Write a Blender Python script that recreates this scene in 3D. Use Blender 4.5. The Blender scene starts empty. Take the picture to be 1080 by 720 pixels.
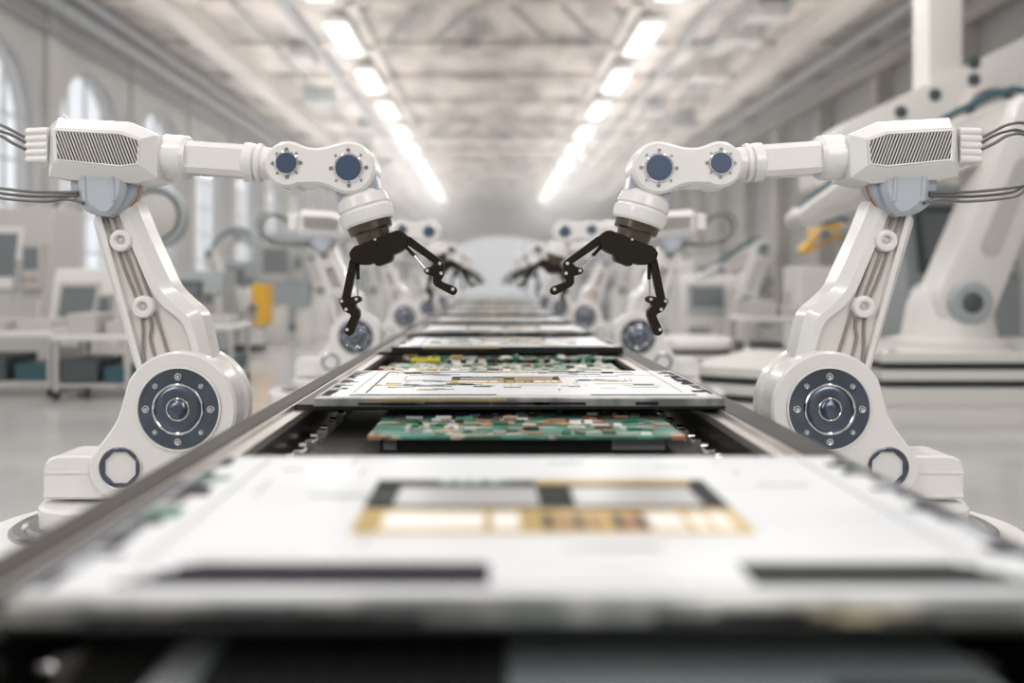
import bpy, math, random
from mathutils import Vector, Matrix
R = math.radians
PI = math.pi
random.seed(7)
scene = bpy.context.scene
COL = scene.collection
F, VX, VY, CZ = 900.0, 518.5, 296.5, 1.10      # focal length in px, vanishing point, camera height


def W(px, py, D):
    return Vector(((px - VX) / F * D, D, CZ + (VY - py) / F * D))


# ------------------------------------------------------------------ materials
def mat(name, col, rough=0.5, metal=0.0, coat=0.0, emit=None, es=0.0, noise=None, bump=None, aniso=0.0, spec=0.5):
    m = bpy.data.materials.new(name)
    m.use_nodes = True
    nt = m.node_tree
    b = nt.nodes['Principled BSDF']
    b.inputs['Base Color'].default_value = (*col, 1)
    b.inputs['Roughness'].default_value = rough
    b.inputs['Metallic'].default_value = metal
    b.inputs['Coat Weight'].default_value = coat
    b.inputs['Coat Roughness'].default_value = 0.08
    b.inputs['Anisotropic'].default_value = aniso
    b.inputs['Specular IOR Level'].default_value = spec
    if emit:
        b.inputs['Emission Color'].default_value = (*emit, 1)
        b.inputs['Emission Strength'].default_value = es
    if noise or bump:
        tc = nt.nodes.new('ShaderNodeTexCoord')
    if noise:
        sc, col2, lo, hi, stretch = noise
        mp = nt.nodes.new('ShaderNodeMapping')
        mp.inputs['Scale'].default_value = stretch
        nz = nt.nodes.new('ShaderNodeTexNoise')
        nz.inputs['Scale'].default_value = sc
        nz.inputs['Detail'].default_value = 5
        cr = nt.nodes.new('ShaderNodeValToRGB')
        cr.color_ramp.elements[0].position = lo
        cr.color_ramp.elements[1].position = hi
        cr.color_ramp.elements[0].color = (*col, 1)
        cr.color_ramp.elements[1].color = (*col2, 1)
        nt.links.new(tc.outputs['Object'], mp.inputs['Vector'])
        nt.links.new(mp.outputs['Vector'], nz.inputs['Vector'])
        nt.links.new(nz.outputs['Fac'], cr.inputs['Fac'])
        nt.links.new(cr.outputs['Color'], b.inputs['Base Color'])
    if bump:
        bs, strength = bump
        nb = nt.nodes.new('ShaderNodeTexNoise')
        nb.inputs['Scale'].default_value = bs
        nb.inputs['Detail'].default_value = 4
        bp = nt.nodes.new('ShaderNodeBump')
        bp.inputs['Strength'].default_value = strength
        nt.links.new(tc.outputs['Object'], nb.inputs['Vector'])
        nt.links.new(nb.outputs['Fac'], bp.inputs['Height'])
        nt.links.new(bp.outputs['Normal'], b.inputs['Normal'])
    return m


def blocks_mat(name, cols, scale, stretch=(1, 1, 1), rough=0.45, metal=0.0):
    """rectangular patchwork: a randomly coloured grid, like parts printed on a board"""
    m = mat(name, cols[0][1], rough, metal)
    nt = m.node_tree
    b = nt.nodes['Principled BSDF']
    tc = nt.nodes.new('ShaderNodeTexCoord')
    mp = nt.nodes.new('ShaderNodeMapping')
    mp.inputs['Scale'].default_value = stretch
    vo = nt.nodes.new('ShaderNodeTexVoronoi')
    vo.distance = 'CHEBYCHEV'
    vo.inputs['Scale'].default_value = scale
    cr = nt.nodes.new('ShaderNodeValToRGB')
    cr.color_ramp.interpolation = 'CONSTANT'
    el = cr.color_ramp.elements
    el[0].position, el[0].color = cols[0][0], (*cols[0][1], 1)
    el[1].position, el[1].color = cols[1][0], (*cols[1][1], 1)
    for p, c in cols[2:]:
        e = el.new(p)
        e.color = (*c, 1)
    sep = nt.nodes.new('ShaderNodeSeparateColor')
    nt.links.new(tc.outputs['Object'], mp.inputs['Vector'])
    nt.links.new(mp.outputs['Vector'], vo.inputs['Vector'])
    nt.links.new(vo.outputs['Color'], sep.inputs['Color'])
    nt.links.new(sep.outputs['Red'], cr.inputs['Fac'])
    nt.links.new(cr.outputs['Color'], b.inputs['Base Color'])
    return m


M = {
    'shell': mat('white_shell', (0.80, 0.787, 0.775), 0.25, 0, 0.4),
    'shell_in': mat('white_shell_inner', (0.70, 0.67, 0.645), 0.45),
    'shell_blue': mat('cool_grey_shell', (0.46, 0.50, 0.56), 0.3, 0, 0.3),
    'navy': mat('navy_metal', (0.13, 0.155, 0.20), 0.22, 1.0, aniso=0.8),
    'navy_flat': mat('navy_cap', (0.055, 0.085, 0.15), 0.38, 0.2),
    'chrome': mat('chrome', (0.86, 0.87, 0.89), 0.1, 1.0),
    'steel': mat('brushed_steel', (0.42, 0.41, 0.40), 0.28, 1.0),
    'grip': mat('dark_bronze_plastic', (0.013, 0.009, 0.006), 0.5, spec=0.2),
    'gripmetal': mat('dark_bronze_metal', (0.115, 0.095, 0.072), 0.28, 0.85),
    'cable': mat('taupe_cable', (0.30, 0.26, 0.23), 0.4),
    'cable_dark': mat('graphite_cable', (0.12, 0.118, 0.115), 0.35, 0, 0.3),
    'orange': mat('copper_rim', (0.62, 0.22, 0.04), 0.35, 0.4),
    'slot': mat('dark_slot', (0.012, 0.011, 0.010), 0.8, spec=0.1),
    'slat': mat('grey_slat', (0.62, 0.60, 0.575), 0.4, 0.2),
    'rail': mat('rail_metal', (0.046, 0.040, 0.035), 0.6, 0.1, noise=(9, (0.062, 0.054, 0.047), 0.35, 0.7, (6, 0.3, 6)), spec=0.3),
    'rail_dark': mat('rail_metal_shade_tinted', (0.020, 0.018, 0.016), 0.5, 0.1, spec=0.3),  # right rail: its duller reflection is put into a darker base colour
    'ledge': mat('pale_aluminium', (0.66, 0.63, 0.60), 0.28, 0.8, noise=(12, (0.52, 0.49, 0.46), 0.35, 0.7, (4, 0.4, 4))),
    'trough': mat('trough_metal', (0.06, 0.055, 0.052), 0.3, 0.7),
    'belt': mat('black_rubber_belt', (0.022, 0.0205, 0.019), 0.62, bump=(180, 0.15)),
    'tray': mat('black_tray', (0.010, 0.011, 0.012), 0.5),
    'glass_white': mat('white_panel_glass', (0.68, 0.705, 0.73), 0.36, 0, 0.0, noise=(3.2, (0.59, 0.615, 0.65), 0.5, 0.78, (1, 2.4, 1)), spec=0.4),
    'edge': mat('grey_green_edge', (0.20, 0.215, 0.205), 0.28, 0.5, noise=(3, (0.42, 0.42, 0.40), 0.45, 0.6, (3, 1, 1))),
    'edge_dark': mat('dark_edge', (0.014, 0.018, 0.017), 0.6, spec=0.2),
    'gold': mat('gold_plating', (0.56, 0.40, 0.13), 0.33, 0.45),
    'ink': mat('ink_violet_black', (0.020, 0.016, 0.026), 0.7, spec=0.15),
    'ink_grey': mat('ink_grey', (0.30, 0.31, 0.34), 0.4),
    'pad': mat('silver_pad', (0.55, 0.56, 0.58), 0.3, 0.5),
    'padwhite': mat('white_pad', (0.86, 0.84, 0.80), 0.3),
    'green': mat('green_solder_mask', (0.02, 0.13, 0.075), 0.35),
    'copper': mat('copper_pad', (0.42, 0.22, 0.13), 0.4, 0.3),
    'black': mat('black_component', (0.02, 0.02, 0.022), 0.35),
    'yellow': mat('yellow_component', (0.80, 0.72, 0.05), 0.4),
    'teal_glass': mat('grey_teal_panel', (0.26, 0.31, 0.325), 0.3, 0.2, noise=(4, (0.33, 0.37, 0.38), 0.4, 0.7, (1, 1, 1))),
    'pcb': blocks_mat('green_board', [(0.0, (0.055, 0.17, 0.14)), (0.2, (0.07, 0.26, 0.21)), (0.42, (0.18, 0.07, 0.04)), (0.56, (0.42, 0.36, 0.27)), (0.66, (0.05, 0.14, 0.09)), (0.86, (0.45, 0.20, 0.09)), (0.93, (0.50, 0.45, 0.38))], 34, (0.55, 1.5, 1)),
    'pcb_fine': blocks_mat('fine_green_board', [(0.0, (0.03, 0.22, 0.13)), (0.3, (0.55, 0.53, 0.46)), (0.5, (0.06, 0.12, 0.08)), (0.66, (0.30, 0.20, 0.12)), (0.8, (0.65, 0.62, 0.55)), (0.93, (0.04, 0.04, 0.04))], 40, (1.2, 1, 1)),
    'machine': mat('machine_white', (0.66, 0.645, 0.63), 0.4, 0, 0.15),
    'machine_b': mat('machine_warm_grey', (0.47, 0.455, 0.44), 0.45),
    'machine_c': mat('machine_blue_grey', (0.33, 0.365, 0.38), 0.4),
    'machine_d': mat('machine_charcoal', (0.06, 0.075, 0.082), 0.45),
    'teal': mat('dark_teal', (0.035, 0.095, 0.115), 0.35),
    'amber': mat('amber_paint', (0.80, 0.43, 0.02), 0.4),
    'screen': mat('grey_screen', (0.16, 0.18, 0.19), 0.15),
    'wallp': mat('pale_plaster', (0.60, 0.585, 0.565), 0.8, noise=(0.7, (0.52, 0.51, 0.50), 0.35, 0.7, (1, 1, 1))),
    'wallr': mat('grey_plaster', (0.50, 0.485, 0.47), 0.8, noise=(0.5, (0.40, 0.40, 0.395), 0.4, 0.65, (1, 1, 1))),
    'ceil': mat('weathered_ceiling', (0.66, 0.60, 0.555), 0.85, noise=(0.8, (0.30, 0.275, 0.26), 0.40, 0.68, (1.7, 0.8, 1))),
    'beam': mat('pale_beam', (0.64, 0.60, 0.56), 0.7, noise=(0.8, (0.42, 0.39, 0.37), 0.4, 0.7, (1, 0.4, 1))),
    'pipe': mat('grey_duct', (0.28, 0.29, 0.30), 0.5, 0.3),
    'frame': mat('window_frame_paint', (0.55, 0.55, 0.55), 0.5),
    'lamp': mat('lamp_diffuser', (0.9, 0.88, 0.85), 0.4, emit=(1.0, 0.93, 0.84), es=0.9),
    'lampbox': mat('lamp_housing', (0.75, 0.74, 0.72), 0.4),
    'rubber': mat('foot_rubber', (0.03, 0.03, 0.03), 0.7),
}


def radial(m):
    nt = m.node_tree
    t = nt.nodes.new('ShaderNodeTangent'); t.direction_type = 'RADIAL'; t.axis = 'Y'
    nt.links.new(t.outputs[0], nt.nodes['Principled BSDF'].inputs['Tangent'])
radial(M['navy'])


def floor_mat():
    m = mat('polished_floor', (0.48, 0.475, 0.465), 0.22, 0.0, 0.3, noise=(0.55, (0.37, 0.375, 0.375), 0.38, 0.66, (1, 1, 1)))
    return m


def glass_mat():
    m = bpy.data.materials.new('window_glass')
    m.use_nodes = True
    nt = m.node_tree
    nt.nodes.clear()
    o = nt.nodes.new('ShaderNodeOutputMaterial')
    mx = nt.nodes.new('ShaderNodeMixShader')
    mx.inputs[0].default_value = 0.08
    t = nt.nodes.new('ShaderNodeBsdfTransparent')
    t.inputs[0].default_value = (0.95, 0.96, 0.97, 1)
    g = nt.nodes.new('ShaderNodeBsdfGlossy')
    g.inputs['Roughness'].default_value = 0.05
    nt.links.new(t.outputs[0], mx.inputs[1])
    nt.links.new(g.outputs[0], mx.inputs[2])
    nt.links.new(mx.outputs[0], o.inputs[0])
    return m


M['floor'] = floor_mat()
M['glass'] = glass_mat()


# ------------------------------------------------------------------ mesh builder
def tag(o, label=None, cat=None, group=None, kind=None):
    if label: o['label'] = label
    if cat: o['category'] = cat
    if group: o['group'] = group
    if kind: o['kind'] = kind
    return o


class MB:
    def __init__(s):
        s.v, s.f, s.mi, s.mats = [], [], [], []
        s.cur = 0

    def use(s, m):
        if m not in s.mats: s.mats.append(m)
        s.cur = s.mats.index(m)
        return s

    def add(s, vs, fs):
        n = len(s.v)
        s.v += [Vector(p) for p in vs]
        for f in fs:
            s.f.append([n + i for i in f])
            s.mi.append(s.cur)
        return s

    def box(s, x0, x1, y0, y1, z0, z1):
        return s.add([(x0, y0, z0), (x1, y0, z0), (x1, y1, z0), (x0, y1, z0), (x0, y0, z1), (x1, y0, z1), (x1, y1, z1), (x0, y1, z1)],
                     [(0, 3, 2, 1), (4, 5, 6, 7), (0, 1, 5, 4), (1, 2, 6, 5), (2, 3, 7, 6), (3, 0, 4, 7)])

    def loft(s, rings, cap0=True, cap1=True):
        n = len(rings[0])
        vs = [p for r in rings for p in r]
        fs = []
        for k in range(len(rings) - 1):
            for i in range(n):
                j = (i + 1) % n
                fs.append((k * n + i, k * n + j, (k + 1) * n + j, (k + 1) * n + i))
        if cap0: fs.append(tuple(range(n - 1, -1, -1)))
        if cap1: fs.append(tuple((len(rings) - 1) * n + i for i in range(n)))
        return s.add(vs, fs)

    def lathe(s, prof, origin, axis, n=40, cap=True, rot=0.0):
        """prof: (distance along the axis, radius)"""
        a = Vector(axis).normalized()
        u = a.orthogonal().normalized()
        w = a.cross(u)
        o = Vector(origin)
        rings = [[o + a * t + (u * math.cos(rot + 2 * PI * i / n) + w * math.sin(rot + 2 * PI * i / n)) * max(r, 1e-5) for i in range(n)] for t, r in prof]
        return s.loft(rings, cap, cap)

    def cyl(s, p0, p1, r, n=20, ch=0.0):
        p0, p1 = Vector(p0), Vector(p1)
        L = (p1 - p0).length
        if ch:
            return s.lathe([(0, r - ch), (ch, r), (L - ch, r), (L, r - ch)], p0, p1 - p0, n)
        return s.lathe([(0, r), (L, r)], p0, p1 - p0, n)

    def torus(s, c, axis, Rr, r, n=36, k=10):
        a = Vector(axis).normalized()
        u = a.orthogonal().normalized()
        w = a.cross(u)
        c = Vector(c)
        vs = []
        for i in range(n):
            d = u * math.cos(2 * PI * i / n) + w * math.sin(2 * PI * i / n)
            for j in range(k):
                t = 2 * PI * j / k
                vs.append(c + d * (Rr + r * math.cos(t)) + a * r * math.sin(t))
        fs = [(i * k + j, ((i + 1) % n) * k + j, ((i + 1) % n) * k + (j + 1) % k, i * k + (j + 1) % k) for i in range(n) for j in range(k)]
        return s.add(vs, fs)

    def tube(s, pts, r, n=10, sub=6):
        P = [Vector(p) for p in pts]
        if sub > 1 and len(P) > 2:
            Q = []
            for i in range(len(P) - 1):
                p0 = P[max(i - 1, 0)]; p1 = P[i]; p2 = P[i + 1]; p3 = P[min(i + 2, len(P) - 1)]
                for k in range(sub):
                    t = k / sub
                    Q.append(0.5 * ((2 * p1) + (p2 - p0) * t + (2 * p0 - 5 * p1 + 4 * p2 - p3) * t * t + (3 * p1 - p0 - 3 * p2 + p3) * t ** 3))
            Q.append(P[-1])
            P = Q
        rings = []
        up = None
        for i, p in enumerate(P):
            d = (P[min(i + 1, len(P) - 1)] - P[max(i - 1, 0)]).normalized()
            if up is None:
                up = d.orthogonal().normalized()
            up = (up - d * up.dot(d)).normalized()
            w = d.cross(up)
            rings.append([p + (up * math.cos(2 * PI * k / n) + w * math.sin(2 * PI * k / n)) * r for k in range(n)])
        return s.loft(rings)

    def obj(s, name, m=None, parent=None, bevel=0.0, flip=False, origin=None, smooth=32, seg=2):
        if m is not None and not s.mats: s.mats = [m]
        o0 = Vector(origin) if origin is not None else Vector((0, 0, 0))
        vs = [p - o0 for p in s.v]
        fs = s.f
        if flip:
            vs = [Vector((-p.x, p.y, p.z)) for p in vs]
            fs = [list(reversed(f)) for f in fs]
        me = bpy.data.meshes.new(name)
        me.from_pydata([tuple(p) for p in vs], [], fs)
        for mm in s.mats: me.materials.append(mm)
        me.polygons.foreach_set('material_index', s.mi)
        import bmesh
        bm = bmesh.new(); bm.from_mesh(me)
        bmesh.ops.recalc_face_normals(bm, faces=bm.faces)
        bm.to_mesh(me); bm.free()
        me.polygons.foreach_set('use_smooth', [True] * len(me.polygons))
        me.set_sharp_from_angle(angle=R(smooth))
        me.update()
        o = bpy.data.objects.new(name, me)
        COL.objects.link(o)
        if parent: o.parent = parent
        if bevel:
            bv = o.modifiers.new('bevel', 'BEVEL')
            bv.width = bevel; bv.segments = seg; bv.limit_method = 'ANGLE'; bv.angle_limit = R(40)
            bv.harden_normals = True
        return o


def empty(name, loc, label=None, cat=None, group=None, rz=0.0):
    o = bpy.data.objects.new(name, None)
    o.location = loc
    o.rotation_euler.z = rz
    o.empty_display_size = 0.1
    COL.objects.link(o)
    return tag(o, label, cat, group)


def copy_tree(o, parent=None):
    c = o.copy()
    COL.objects.link(c)
    c.parent = parent
    for ch in o.children:
        copy_tree(ch, c)
    return c


def round_poly(poly, r, k=3):
    """round every corner of a px polygon with about radius r; k+1 points a corner"""
    out = []
    n = len(poly)
    for i in range(n):
        p0, p1, p2 = Vector(poly[i - 1]), Vector(poly[i]), Vector(poly[(i + 1) % n])
        d0 = min(r, (p0 - p1).length * .45); d2 = min(r, (p2 - p1).length * .45)
        a = p1 + (p0 - p1).normalized() * d0; c = p1 + (p2 - p1).normalized() * d2
        for j in range(k + 1):
            t = j / k
            q = a * (1 - t) ** 2 + p1 * 2 * t * (1 - t) + c * t * t
            out.append((q.x, q.y))
    return out


def inset(poly, d):
    """move every edge of a polygon inwards by d (px)"""
    n = len(poly)
    area = sum(poly[i][0] * poly[(i + 1) % n][1] - poly[(i + 1) % n][0] * poly[i][1] for i in range(n))
    sg = 1 if area > 0 else -1
    out = []
    for i in range(n):
        p0, p1, p2 = Vector(poly[i - 1]), Vector(poly[i]), Vector(poly[(i + 1) % n])
        e1 = (p1 - p0).normalized(); e2 = (p2 - p1).normalized()
        n1 = Vector((-e1.y, e1.x)) * sg; n2 = Vector((-e2.y, e2.x)) * sg
        b = (n1 + n2)
        if b.length < 1e-4: b = n1
        b.normalize()
        c = max(b.dot(n1), 0.5)
        q = p1 + b * (d / c)
        out.append((q.x, q.y))
    return out


def arc(cx, cy, r, a0, a1, n):
    return [(cx + r * math.cos(R(a0 + (a1 - a0) * i / n)), cy + r * math.sin(R(a0 + (a1 - a0) * i / n))) for i in range(n + 1)]


# ------------------------------------------------------------------ the assembly robot (traced in px of the photograph)
D0 = 2.70
BASE = Vector(((100 - VX) / F * D0, 2.72, 0.0))
XC = 0.0375
PX = D0 / F     # metres in one px at the robot


def prism(mb, poly, d0, d1, ch=0.0, dref=None):
    """px polygon at the depth of its front face, pushed straight back; ch = chamfer in px"""
    dr = dref or d0
    def ring(pl, d):
        return [Vector((W(x, y, dr).x, d, W(x, y, dr).z)) for x, y in pl]
    c = ch * PX
    if ch:
        mb.loft([ring(inset(poly, ch), d0), ring(poly, d0 + c), ring(poly, d1 - c), ring(inset(poly, ch), d1)])
    else:
        mb.loft([ring(poly, d0), ring(poly, d1)])
    return mb


def build_robot(flip):
    root = empty('robotic_arm', (0, 0, 0))
    kids = []

    def P(mb, name, m, parent=None, bevel=0.0, smooth=32):
        if parent is None:
            return mb.obj(name, m, root, bevel, flip, BASE, smooth)
        return mb.obj(name, m, parent, bevel, flip, BASE, smooth)
    Y = Vector((0, 1, 0))
    zt = 0.325
    # ---- base
    bc = Vector((BASE.x, BASE.y, 0))
    b = MB(); b.lathe([(0, .30), (.02, .31), (.05, .27), (.22, .25), (.245, .30), (.255, .33), (zt - .012, .336), (zt, .324)], bc, (0, 0, 1), 64)
    base = P(b, 'base_plate', M['shell'])
    b = MB(); b.lathe([(zt - .002, .25), (zt + .008, .25), (zt + .016, .238), (zt + .016, .215), (zt + .008, .205), (zt + .022, .195), (zt + .022, .18)], bc, (0, 0, 1), 64)
    P(b, 'swivel_ring', M['steel'])
    b = MB(); b.lathe([(zt, .162), (zt + .012, .168), (zt + .075, .168), (zt + .085, .158)], bc, (0, 0, 1), 56)
    P(b, 'turntable', M['shell'])
    sb = [(45, 527), (45, 501), (46.5, 490), (50, 484.5), (56, 481.5), (64, 480.5), (165, 480.5), (165, 527)]
    b = MB(); prism(b, sb, 2.655, 2.82, 2.2)
    b.box(*sorted((W(46, 0, 2.65).x, W(150, 0, 2.65).x)), 2.651, 2.80, W(0, 499.5, 2.65).z, W(0, 497.8, 2.65).z)
    b.box(*sorted((W(46, 0, 2.65).x, W(150, 0, 2.65).x)), 2.649, 2.80, W(0, 524, 2.65).z, W(0, 522, 2.65).z)
    P(b, 'shoulder_block', M['shell'])
    # ---- lower link: teardrop plate with the big joint and the hex ring
    K, H = (188, 431.5), (127, 494)
    td = arc(K[0], K[1], 61, -150, 62, 44) + [(196, 505), (170, 520)] + arc(H[0], H[1], 34, 60, 200, 14) + \
        [(97, 479.5), (103, 471), (111, 461), (118, 451), (123.5, 441), (127, 430), (130, 418)]
    b = MB(); prism(b, td, 2.615, 2.675, 2.6)
    plate = P(b, 'lower_link', M['shell'], smooth=24)
    b = MB()
    pk = Vector((W(K[0], K[1], 2.66).x, 2.675, W(K[0], K[1], 2.66).z))
    b.lathe([(0, .165), (.01, .178), (.10, .178), (.108, .185), (.155, .185), (.165, .175)], pk, Y, 64)
    P(b, 'joint_drum', M['shell'])
    rp = [(x + 1, y + 1) for x, y in td]
    b = MB(); prism(b, rp, 2.80, 2.86, 3, dref=2.70)
    P(b, 'rear_link', M['shell'])
    # big bearing disc
    pk = Vector((W(K[0] - .2, K[1] - .2, 2.61).x, 2.612, W(K[0], K[1], 2.61).z))
    p = 2.61 / F
    b = MB(); b.lathe([(0, 45 * p), (-.002, 44.5 * p), (-.002, 43 * p), (.001, 42.5 * p)], pk, Y, 72, False)
    P(b, 'bearing_rim', M['shell'], plate)
    b = MB(); b.lathe([(.004, 43 * p), (-.001, 42.3 * p), (-.002, 27.5 * p), (.000, 27 * p)], pk, Y, 72)
    bd = P(b, 'bearing_disc', M['navy'], plate)
    b = MB(); b.torus(pk - Y * .003, Y, 25.8 * p, 1.5 * p, 64); b.torus(pk - Y * .004, Y, 11.6 * p, 1.3 * p, 40)
    P(b, 'bearing_ring', M['chrome'], plate)
    b = MB(); b.lathe([(.0, 24.5 * p), (-.004, 24 * p), (-.007, 21.5 * p), (-.007, 12 * p)], pk, Y, 64)
    P(b, 'bearing_hub', M['navy'], plate)
    b = MB(); b.lathe([(-.006, 10.6 * p), (-.010, 9.6 * p), (-.014, 7 * p), (-.016, 3.5 * p), (-.0165, .01 * p)], pk, Y, 40)
    P(b, 'hub_cap', M['navy'], plate)
    for k in range(8):
        a = k * PI / 4
        r = (4.1 if k % 2 == 0 else 2.9) * p
        c = pk + Vector((math.cos(a), 0, math.sin(a))) * 34.3 * p
        b = MB(); b.torus(c - Y * .003, Y, r * .78, r * .25, 16, 6)
        b.lathe([(-.001, r * .5), (-.005, r * .42), (-.0055, .0001)], c, Y, 8)
        P(b, 'bearing_bolt', M['chrome'], plate)
    # hex ring
    ph = Vector((W(H[0] - .5, H[1] - 1, 2.61).x, 2.611, W(H[0], H[1] - 1, 2.61).z))
    def hexr(rr, flat, d):
        out = []
        for i in range(48):
            a = 2 * PI * i / 48
            q = (a + PI / 8) % (PI / 4) - PI / 8
            hx = rr * math.cos(PI / 8) / math.cos(q)
            rad = rr * (1 - flat) + hx * flat
            out.append(ph + Vector((math.cos(a) * rad, d, math.sin(a) * rad)))
        return out
    b = MB(); b.loft([hexr(21.8 * p, .0, .004), hexr(21.5 * p, .1, -.003), hexr(20.4 * p, .4, -.005), hexr(18.4 * p, 1, -.004), hexr(17.8 * p, 1, .004)], False, False)
    P(b, 'octagonal_ring', M['navy'], plate)
    b = MB(); b.loft([hexr(22.6 * p, 0, .003), hexr(22.3 * p, 0, -.0035), hexr(21.5 * p, 0, -.004), hexr(21.2 * p, 0, .003)], False, False)
    P(b, 'ring_rim', M['chrome'], plate)
    # ---- upper arm with recessed channel
    O = [(93, 228), (138, 206), (148, 233), (165, 271), (180, 303), (195, 317), (208, 327.5), (213, 340), (223, 388), (144, 402)]
    I = [(104.5, 222), (121, 214), (129, 236), (144, 272), (158, 305), (172, 324), (190, 336.5), (196, 347), (208, 388), (153, 398)]
    O, I = round_poly(O, 9), round_poly(I, 9)
    Mi = [((a[0] * .45 + c[0] * .55), (a[1] * .45 + c[1] * .55)) for a, c in zip(O, I)]
    def rg(pl, d, dr=2.69):
        return [Vector((W(x, y, dr).x, d, W(x, y, dr).z)) for x, y in pl]
    b = MB(); b.loft([rg(I, 2.703, 2.685), rg(I, 2.685, 2.685), rg(Mi, 2.685, 2.685), rg(O, 2.712), rg(O, 2.80), rg(inset(O, 6), 2.815)])
    arm = P(b, 'upper_arm', M['shell'], smooth=28)
    b = MB(); b.loft([rg(inset(I, .3), 2.702, 2.69), rg(inset(I, .3), 2.708, 2.69)])
    P(b, 'cable_channel', M['shell_in'], arm)
    cab = [[(107, 222), (119, 250), (132, 287), (146, 322), (150, 345), (150, 365), (152, 384)],
           [(115.5, 220), (127, 252), (140, 288), (153, 322), (159, 342), (158, 358), (164, 380)],
           [(124, 217), (136, 252), (148, 287), (160, 320), (168, 345), (177, 374)]]
    for c in cab:
        b = MB(); b.tube([W(x, y, 2.692) + Vector((0, .004, 0)) for x, y in c], 1.55 * PX, 10)
        P(b, 'cable', M['cable'], arm)
    for x, y in ((127, 253.5), (150.5, 323.5)):
        c = W(x, y, 2.68)
        b = MB(); b.lathe([(.025, 12 * PX), (.002, 12 * PX), (-.004, 10.8 * PX), (-.006, 8.5 * PX), (-.005, 6.2 * PX), (.0, 4.8 * PX), (.012, 4.3 * PX)], c, Y, 36, False)
        cl = P(b, 'cable_clamp', M['shell'], arm)
        b = MB(); b.lathe([(.008, 5 * PX), (.006, 2.2 * PX), (.003, 1.8 * PX), (.003, .0001)], c, Y, 16)
        P(b, 'clamp_screw', M['slat'], cl)
    # ---- neck
    pn = Vector((W(107, 192, 2.66).x, 2.665, W(107, 192, 2.66).z))
    b = MB(); b.lathe([(0, 32 * PX), (.008, 34.8 * PX), (.028, 34.8 * PX), (.032, 33 * PX), (.04, 33 * PX), (.044, 34 * PX), (.075, 33 * PX)], pn, Y, 56)
    neck = P(b, 'neck_joint', M['shell_blue'])
    b = MB(); b.lathe([(.031, 34.5 * PX), (.032, 35.3 * PX), (.037, 35.3 * PX), (.038, 34.5 * PX)], pn, Y, 56, False)
    P(b, 'neck_seal', M['orange'], neck)
    nb = [(80, 182), (131, 182), (131, 200), (127, 212), (121, 222), (114, 228), (103, 227), (92, 219), (84, 208), (80, 196)]
    b = MB(); prism(b, nb, 2.632, 2.70, 5)
    P(b, 'neck_block', M['shell_blue'], neck)
    for x in (88, 118):
        b = MB(); b.cyl(W(x, 186, 2.632), W(x + 2, 212, 2.634), 2.5 * PX, 10)
        P(b, 'neck_rib', M['shell_blue'], neck)
    # ---- motor housing
    S = [(52.5, 131.5), (61, 123.5), (137, 128.5), (166, 141.5), (165.5, 187.5), (143, 193.5), (72, 189.5), (50.5, 186)]
    Fp = [(55, 135.5), (59, 134.2), (128, 138), (150.5, 146), (148, 174.5), (128, 178), (72, 172.3), (56.5, 171)]
    b = MB(); b.loft([rg(Fp, 2.604, 2.604), rg(inset(S, .6), 2.640, 2.635), rg(S, 2.646, 2.64), rg(S, 2.785, 2.64), rg(inset(S, 9), 2.83, 2.64)])
    hous = P(b, 'motor_housing', M['shell'], bevel=.0022, smooth=20)
    G = [(58, 137.3), (127, 140.8), (147.5, 147.8), (145.5, 172.8), (127.3, 175.3), (60, 168.6)]
    def pm(pl, d): return [W(x, y, 2.603) + Vector((0, d, 0)) for x, y in pl]
    b = MB(); b.loft([pm(inset(G, .9), -.0008), pm(inset(G, .9), .003)])
    gr = P(b, 'grille', M['slot'], hous)
    b = MB(); b.loft([pm(G, -.0005), pm(inset(G, -.9), -.0025), pm(inset(G, .0), -.0042), pm(inset(G, 1.0), -.003), pm(inset(G, 1.0), .002)], False, False)
    P(b, 'grille_frame', M['shell'], hous)
    def clip(poly, a, c):
        out = []
        for i in range(len(poly)):
            p0, p1 = poly[i - 1], poly[i]
            s0 = (c[0] - a[0]) * (p0[1] - a[1]) - (c[1] - a[1]) * (p0[0] - a[0])
            s1 = (c[0] - a[0]) * (p1[1] - a[1]) - (c[1] - a[1]) * (p1[0] - a[0])
            if (s0 >= 0) != (s1 >= 0):
                t = s0 / (s0 - s1)
                out.append((p0[0] + (p1[0] - p0[0]) * t, p0[1] + (p1[1] - p0[1]) * t))
            if s1 >= 0: out.append(p1)
        return out
    gi = inset(G, 1.2)
    b = MB()
    x = 38.0
    while x < 150:
        q = [(x, 134), (x + 1.55, 134), (x + 1.55 + 17, 179), (x + 17, 179)]
        for i in range(len(gi)):
            q = clip(q, gi[i], gi[(i + 1) % len(gi)])
            if len(q) < 3: break
        if len(q) >= 3: b.loft([pm(q, -.0030), pm(q, -.0006)])
        x += 3.25
    P(b, 'grille_slats', M['slat'], gr)
    # connector at the rear
    b = MB(); prism(b, [(33, 138), (53, 136), (53, 171), (33, 169)], 2.66, 2.78, 1.5)
    con = P(b, 'connector_block', M['shell_blue'])
    b = MB()
    for k in range(5):
        y = 138.6 + k * 7.3
        for d in (2.655, 2.70, 2.745, 2.785):
            b.lathe([(0, 2.2 * PX), (2 * PX, 4.0 * PX), (24 * PX, 4.3 * PX)], W(28, y + .8, 2.66) + Vector((0, d - 2.66, 0)), W(52, y, 2.66) - W(28, y + .8, 2.66), 14)
    P(b, 'connector_sleeves', M['shell'], con)
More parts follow.
